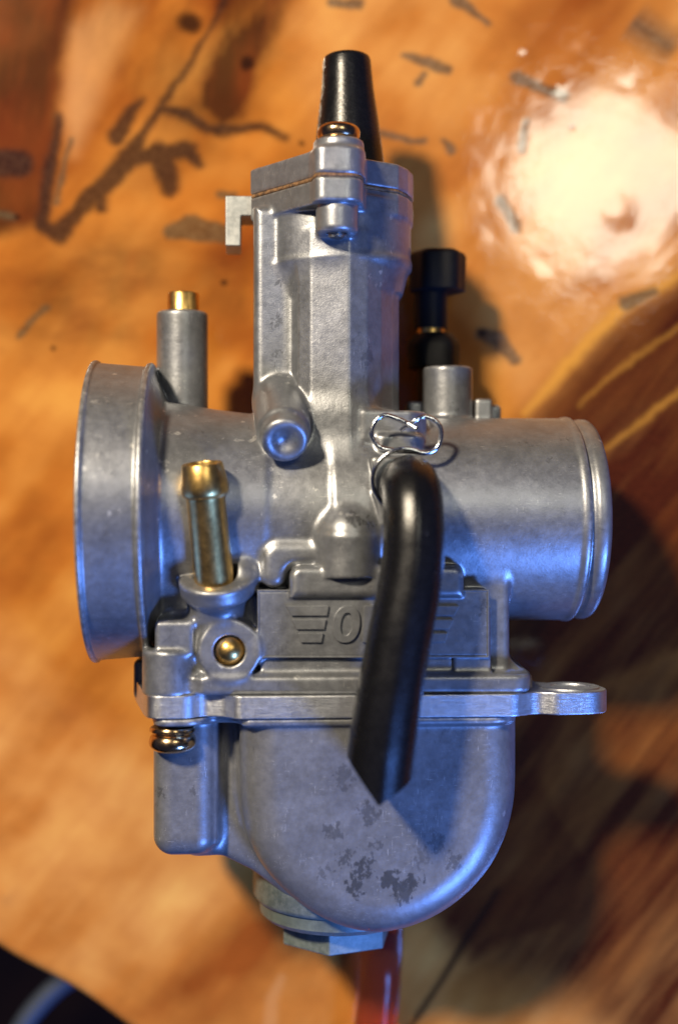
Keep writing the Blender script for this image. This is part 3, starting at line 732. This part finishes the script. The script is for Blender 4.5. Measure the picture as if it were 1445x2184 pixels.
for s_ in ([(360, 497, 10), (410, 485, 22), (478, 500, 15)], [(465, 412, 5), (500, 418, 6)], [(42, 715, 5), (100, 655, 4)], [(705, 8, 7), (768, 10, 8)], [(975, -4, 9), (1005, 18, 7), (1040, 48, 4)],
           [(862, 118, 4), (915, 135, 9), (952, 150, 7)], [(890, 178, 6), (905, 160, 4)], [(1362, 50, 11), (1392, 80, 11), (1440, 95, 7)], [(1100, 165, 10), (1140, 182, 9), (1200, 205, 8)], [(1120, 262, 6), (1112, 320, 7)],
           [(1068, 432, 8), (1100, 485, 9)], [(800, 282, 4), (880, 300, 5), (905, 300, 4)], [(945, 300, 4), (962, 320, 7)], [(1028, 712, 9), (1062, 725, 13), (1098, 770, 9)], [(1335, 650, 11), (1390, 622, 7)],
           [(0, 455, 6), (30, 462, 5)], [(120, 430, 4), (150, 300, 3)]):
    grey = np.maximum(grey, seg([(p[0], p[1], p[2] * 1.3 + 1) for p in s_], 6, 6))
knot = np.zeros_like(u)
for (a, b, r) in ((402, 50, 20), (528, 136, 12), (476, 606, 5), (115, 746, 4), (648, 302, 4), (1218, 268, 4), (40, 462, 5), (1030, 710, 6)):
    knot = np.maximum(knot, 1 - sstep(r * .6, r * 1.9, np.hypot(wu - a, wv - b)))
wu, wv = u, v
knot = np.maximum(knot, seg([(1060, 1900, 5), (1000, 1992, 9), (940, 2092, 7), (868, 2200, 7)], 8, 8) * 0.95)
pale = np.clip(region([(150, 60), (230, 0), (300, 20), (220, 200), (160, 330), (135, 250)], 30) * 0.7 + region([(1230, 1900), (1700, 1500), (1700, 2500), (1150, 2500)], 160) * 0.25 * strk2 * 1.6
    + seg([(600, 2085, 8), (580, 2130, 13), (575, 2190, 15)], 12, 9) * 0.35, 0, 1)  # this stroke paints a whitish highlight arc into the colour
blot = 0.46 + 0.48 * (fbm(al / 420 + 3, ac / 150, 91, 4) - 0.46) + 0.25 * (fbm(u / 160, v / 120, 97, 3) - .47); blot2 = fbm(u / 70, v / 60, 95, 3)
# relief of the varnish: gentle waves, hollows over the inclusions and a lump in the lamp's reflection
Zt = 2.6 * (fbm(u / 190, v / 190, 101, 2) - .5) + 0.5 * (fbm(u / 46, v / 46, 105, 2) - .5) - 0.15 * grey - 0.3 * bark - 0.5 * knot
for (a, b, r, hh) in ((1312, 450, 38, 2.6), (1186, 180, 13, 2.5), (1345, 155, 16, 2.5), (1108, 105, 9, 1.5), (1150, 590, 22, 0.8), (10, 1908, 17, 3.0)):
    dd = np.hypot(u - a, v - b); Zt = Zt + hh * np.exp(-(dd / r) ** 2)
gi = lambda a: a.astype(np.float32)
ni, nj = AA.shape
P3 = np.stack([PX * S, PY * S, np.full_like(PX, ZT * S) + Zt * S * 0.75], 2).reshape(-1, 3)
# rounded edge and underside
ex = []; ne = 8
for k, (db, dz) in enumerate([(-9, -3), (-17, -9), (-24, -18), (-28, -30), (-30, -90), (-26, -250), (10, -330), (900, -330)]):
    ex.append(np.stack([(PX[:, 0] + en[0] * db) * S, (PY[:, 0] + en[1] * db) * S, np.full(ni, (ZT + dz) * S)], 1))
ii, jj = np.meshgrid(np.arange(ni - 1), np.arange(nj - 1), indexing='ij'); a = (ii * nj + jj).ravel()
FQ = np.stack([a, a + nj, a + nj + 1, a + 1], 1)
top = ni * nj; prevrow = np.arange(ni) * nj; F2 = []
for k in range(ne):
    row = top + k * ni + np.arange(ni)
    F2.append(np.stack([row[:-1], row[1:], prevrow[1:], prevrow[:-1]], 1)); prevrow = row
Vt = np.concatenate([P3] + ex); Qt = np.concatenate([FQ] + F2)
def attr(me, name, arr):
    at = me.attributes.new(name, 'FLOAT', 'POINT'); full = np.concatenate([arr.reshape(-1)] + [arr[:, 0]] * ne)
    at.data.foreach_set('value', full.astype(np.float32))

t = NT('varnished_wood')
def at_(n): nd = t.n('ShaderNodeAttribute', attribute_name=n); return nd.outputs['Fac']
sc1 = t.scaled((1, 1, 1), (0, 0, math.radians(-52)))
fine = t.noise(5.5, 6, 0.7, t.scaled((1.0, 5.0, 1.0), (0, 0, math.radians(-52))), 0.4)
fl = t.noise(9, 5, 0.65)
c = t.ramp(at_('blot'), [(0.30, (0.30, 0.075, 0.010)), (0.46, (0.50, 0.175, 0.028)), (0.58, (0.62, 0.26, 0.055)), (0.74, (0.76, 0.38, 0.09))])
c = t.mix(0.28, c, t.ramp(at_('blot2'), [(0.25, 0.36), (0.7, 0.62)]), 'OVERLAY')
c = t.mix(0.2, c, t.ramp(at_('strk'), [(0.3, 0.38), (0.7, 0.60)]), 'OVERLAY')
c = t.mix(t.math('MULTIPLY', at_('pale'), 0.8), c, (0.68, 0.36, 0.14))
c = t.mix(t.math('MULTIPLY', at_('red'), 0.9), c, t.ramp(at_('redn'), [(0.30, (0.030, 0.007, 0.004)), (0.65, (0.12, 0.022, 0.006))]))
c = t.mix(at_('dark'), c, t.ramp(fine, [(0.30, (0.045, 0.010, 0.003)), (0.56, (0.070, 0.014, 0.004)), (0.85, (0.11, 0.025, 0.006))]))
c = t.mix(t.math('MULTIPLY', at_('gold'), 0.85), c, (0.75, 0.34, 0.04))
c = t.mix(t.math('MULTIPLY', at_('bark'), 0.88), c, t.ramp(fl, [(0.35, (0.018, 0.009, 0.008)), (0.7, (0.075, 0.036, 0.020))]))
c = t.mix(t.math('MULTIPLY', at_('grey'), 0.80), c, t.ramp(fl, [(0.35, (0.060, 0.040, 0.022)), (0.7, (0.17, 0.12, 0.065))]))
c = t.mix(t.math('MULTIPLY', at_('knot'), 0.9), c, (0.022, 0.008, 0.004))
c = t.mix(0.2, c, t.ramp(fine, [(0.3, 0.36), (0.7, 0.62)]), 'OVERLAY')
cb_ = t.bump(t.noise(1.6, 2, 0.5), 2.0, 0.28)
cb_ = t.bump(t.noise(26, 3, 0.6), 0.10, 0.4, cb_)
scr = t.noise(5, 2, 0.5, t.scaled((0.5, 16, 1), (0, 0, 0.5)))
cb_ = t.bump(scr, 0.15, 0.3, cb_)
wood = t.set(Base_Color=c, Roughness=0.6, Specular_IOR_Level=0.0, Coat_Weight=1.0, Coat_Roughness=0.04, Coat_IOR=1.7, Coat_Normal=cb_)
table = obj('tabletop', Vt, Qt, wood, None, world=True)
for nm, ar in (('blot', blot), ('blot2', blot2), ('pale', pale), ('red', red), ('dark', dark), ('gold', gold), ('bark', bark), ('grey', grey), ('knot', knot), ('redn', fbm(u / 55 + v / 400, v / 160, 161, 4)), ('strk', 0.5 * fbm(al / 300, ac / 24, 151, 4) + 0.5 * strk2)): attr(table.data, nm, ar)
table['kind'] = 'structure'

# ------------------------------------------------------------------ below the table edge: dark floor and a hose
t = NT('dark_floor')
fm = t.set(Base_Color=t.ramp(t.noise(0.25, 4, 0.6), [(0.35, (0.006, 0.004, 0.006)), (0.7, (0.022, 0.011, 0.008))]), Roughness=0.8, Specular_IOR_Level=0.05)
w = 60000; zfl = -7000
fo = obj('floor', [(-w * S, -w * S, zfl * S), (w * S, -w * S, zfl * S), (w * S, w * S, zfl * S), (-w * S, w * S, zfl * S)], [[0, 1, 2, 3]], fm, None, world=True); fo['kind'] = 'structure'
def W(u, v, z): k = (F - z) / F; return ((u - 722.5) * k * S, -(v - 1092) * k * S, z * S)
zc = -900
bh = tube('hose', spline([W(420, 2010, zc - 60), W(300, 2040, zc - 30), W(210, 2060, zc), W(150, 2085, zc), W(95, 2130, zc), W(45, 2195, zc), W(10, 2290, zc - 20), W(-10, 2500, zc - 200)], 8), 21 * 1.3 * S, M['bluehose'], None, 20, world=True)
bh['label'] = 'blurred dusky blue hose curving in the dark below the table edge'; bh['category'] = 'hose'
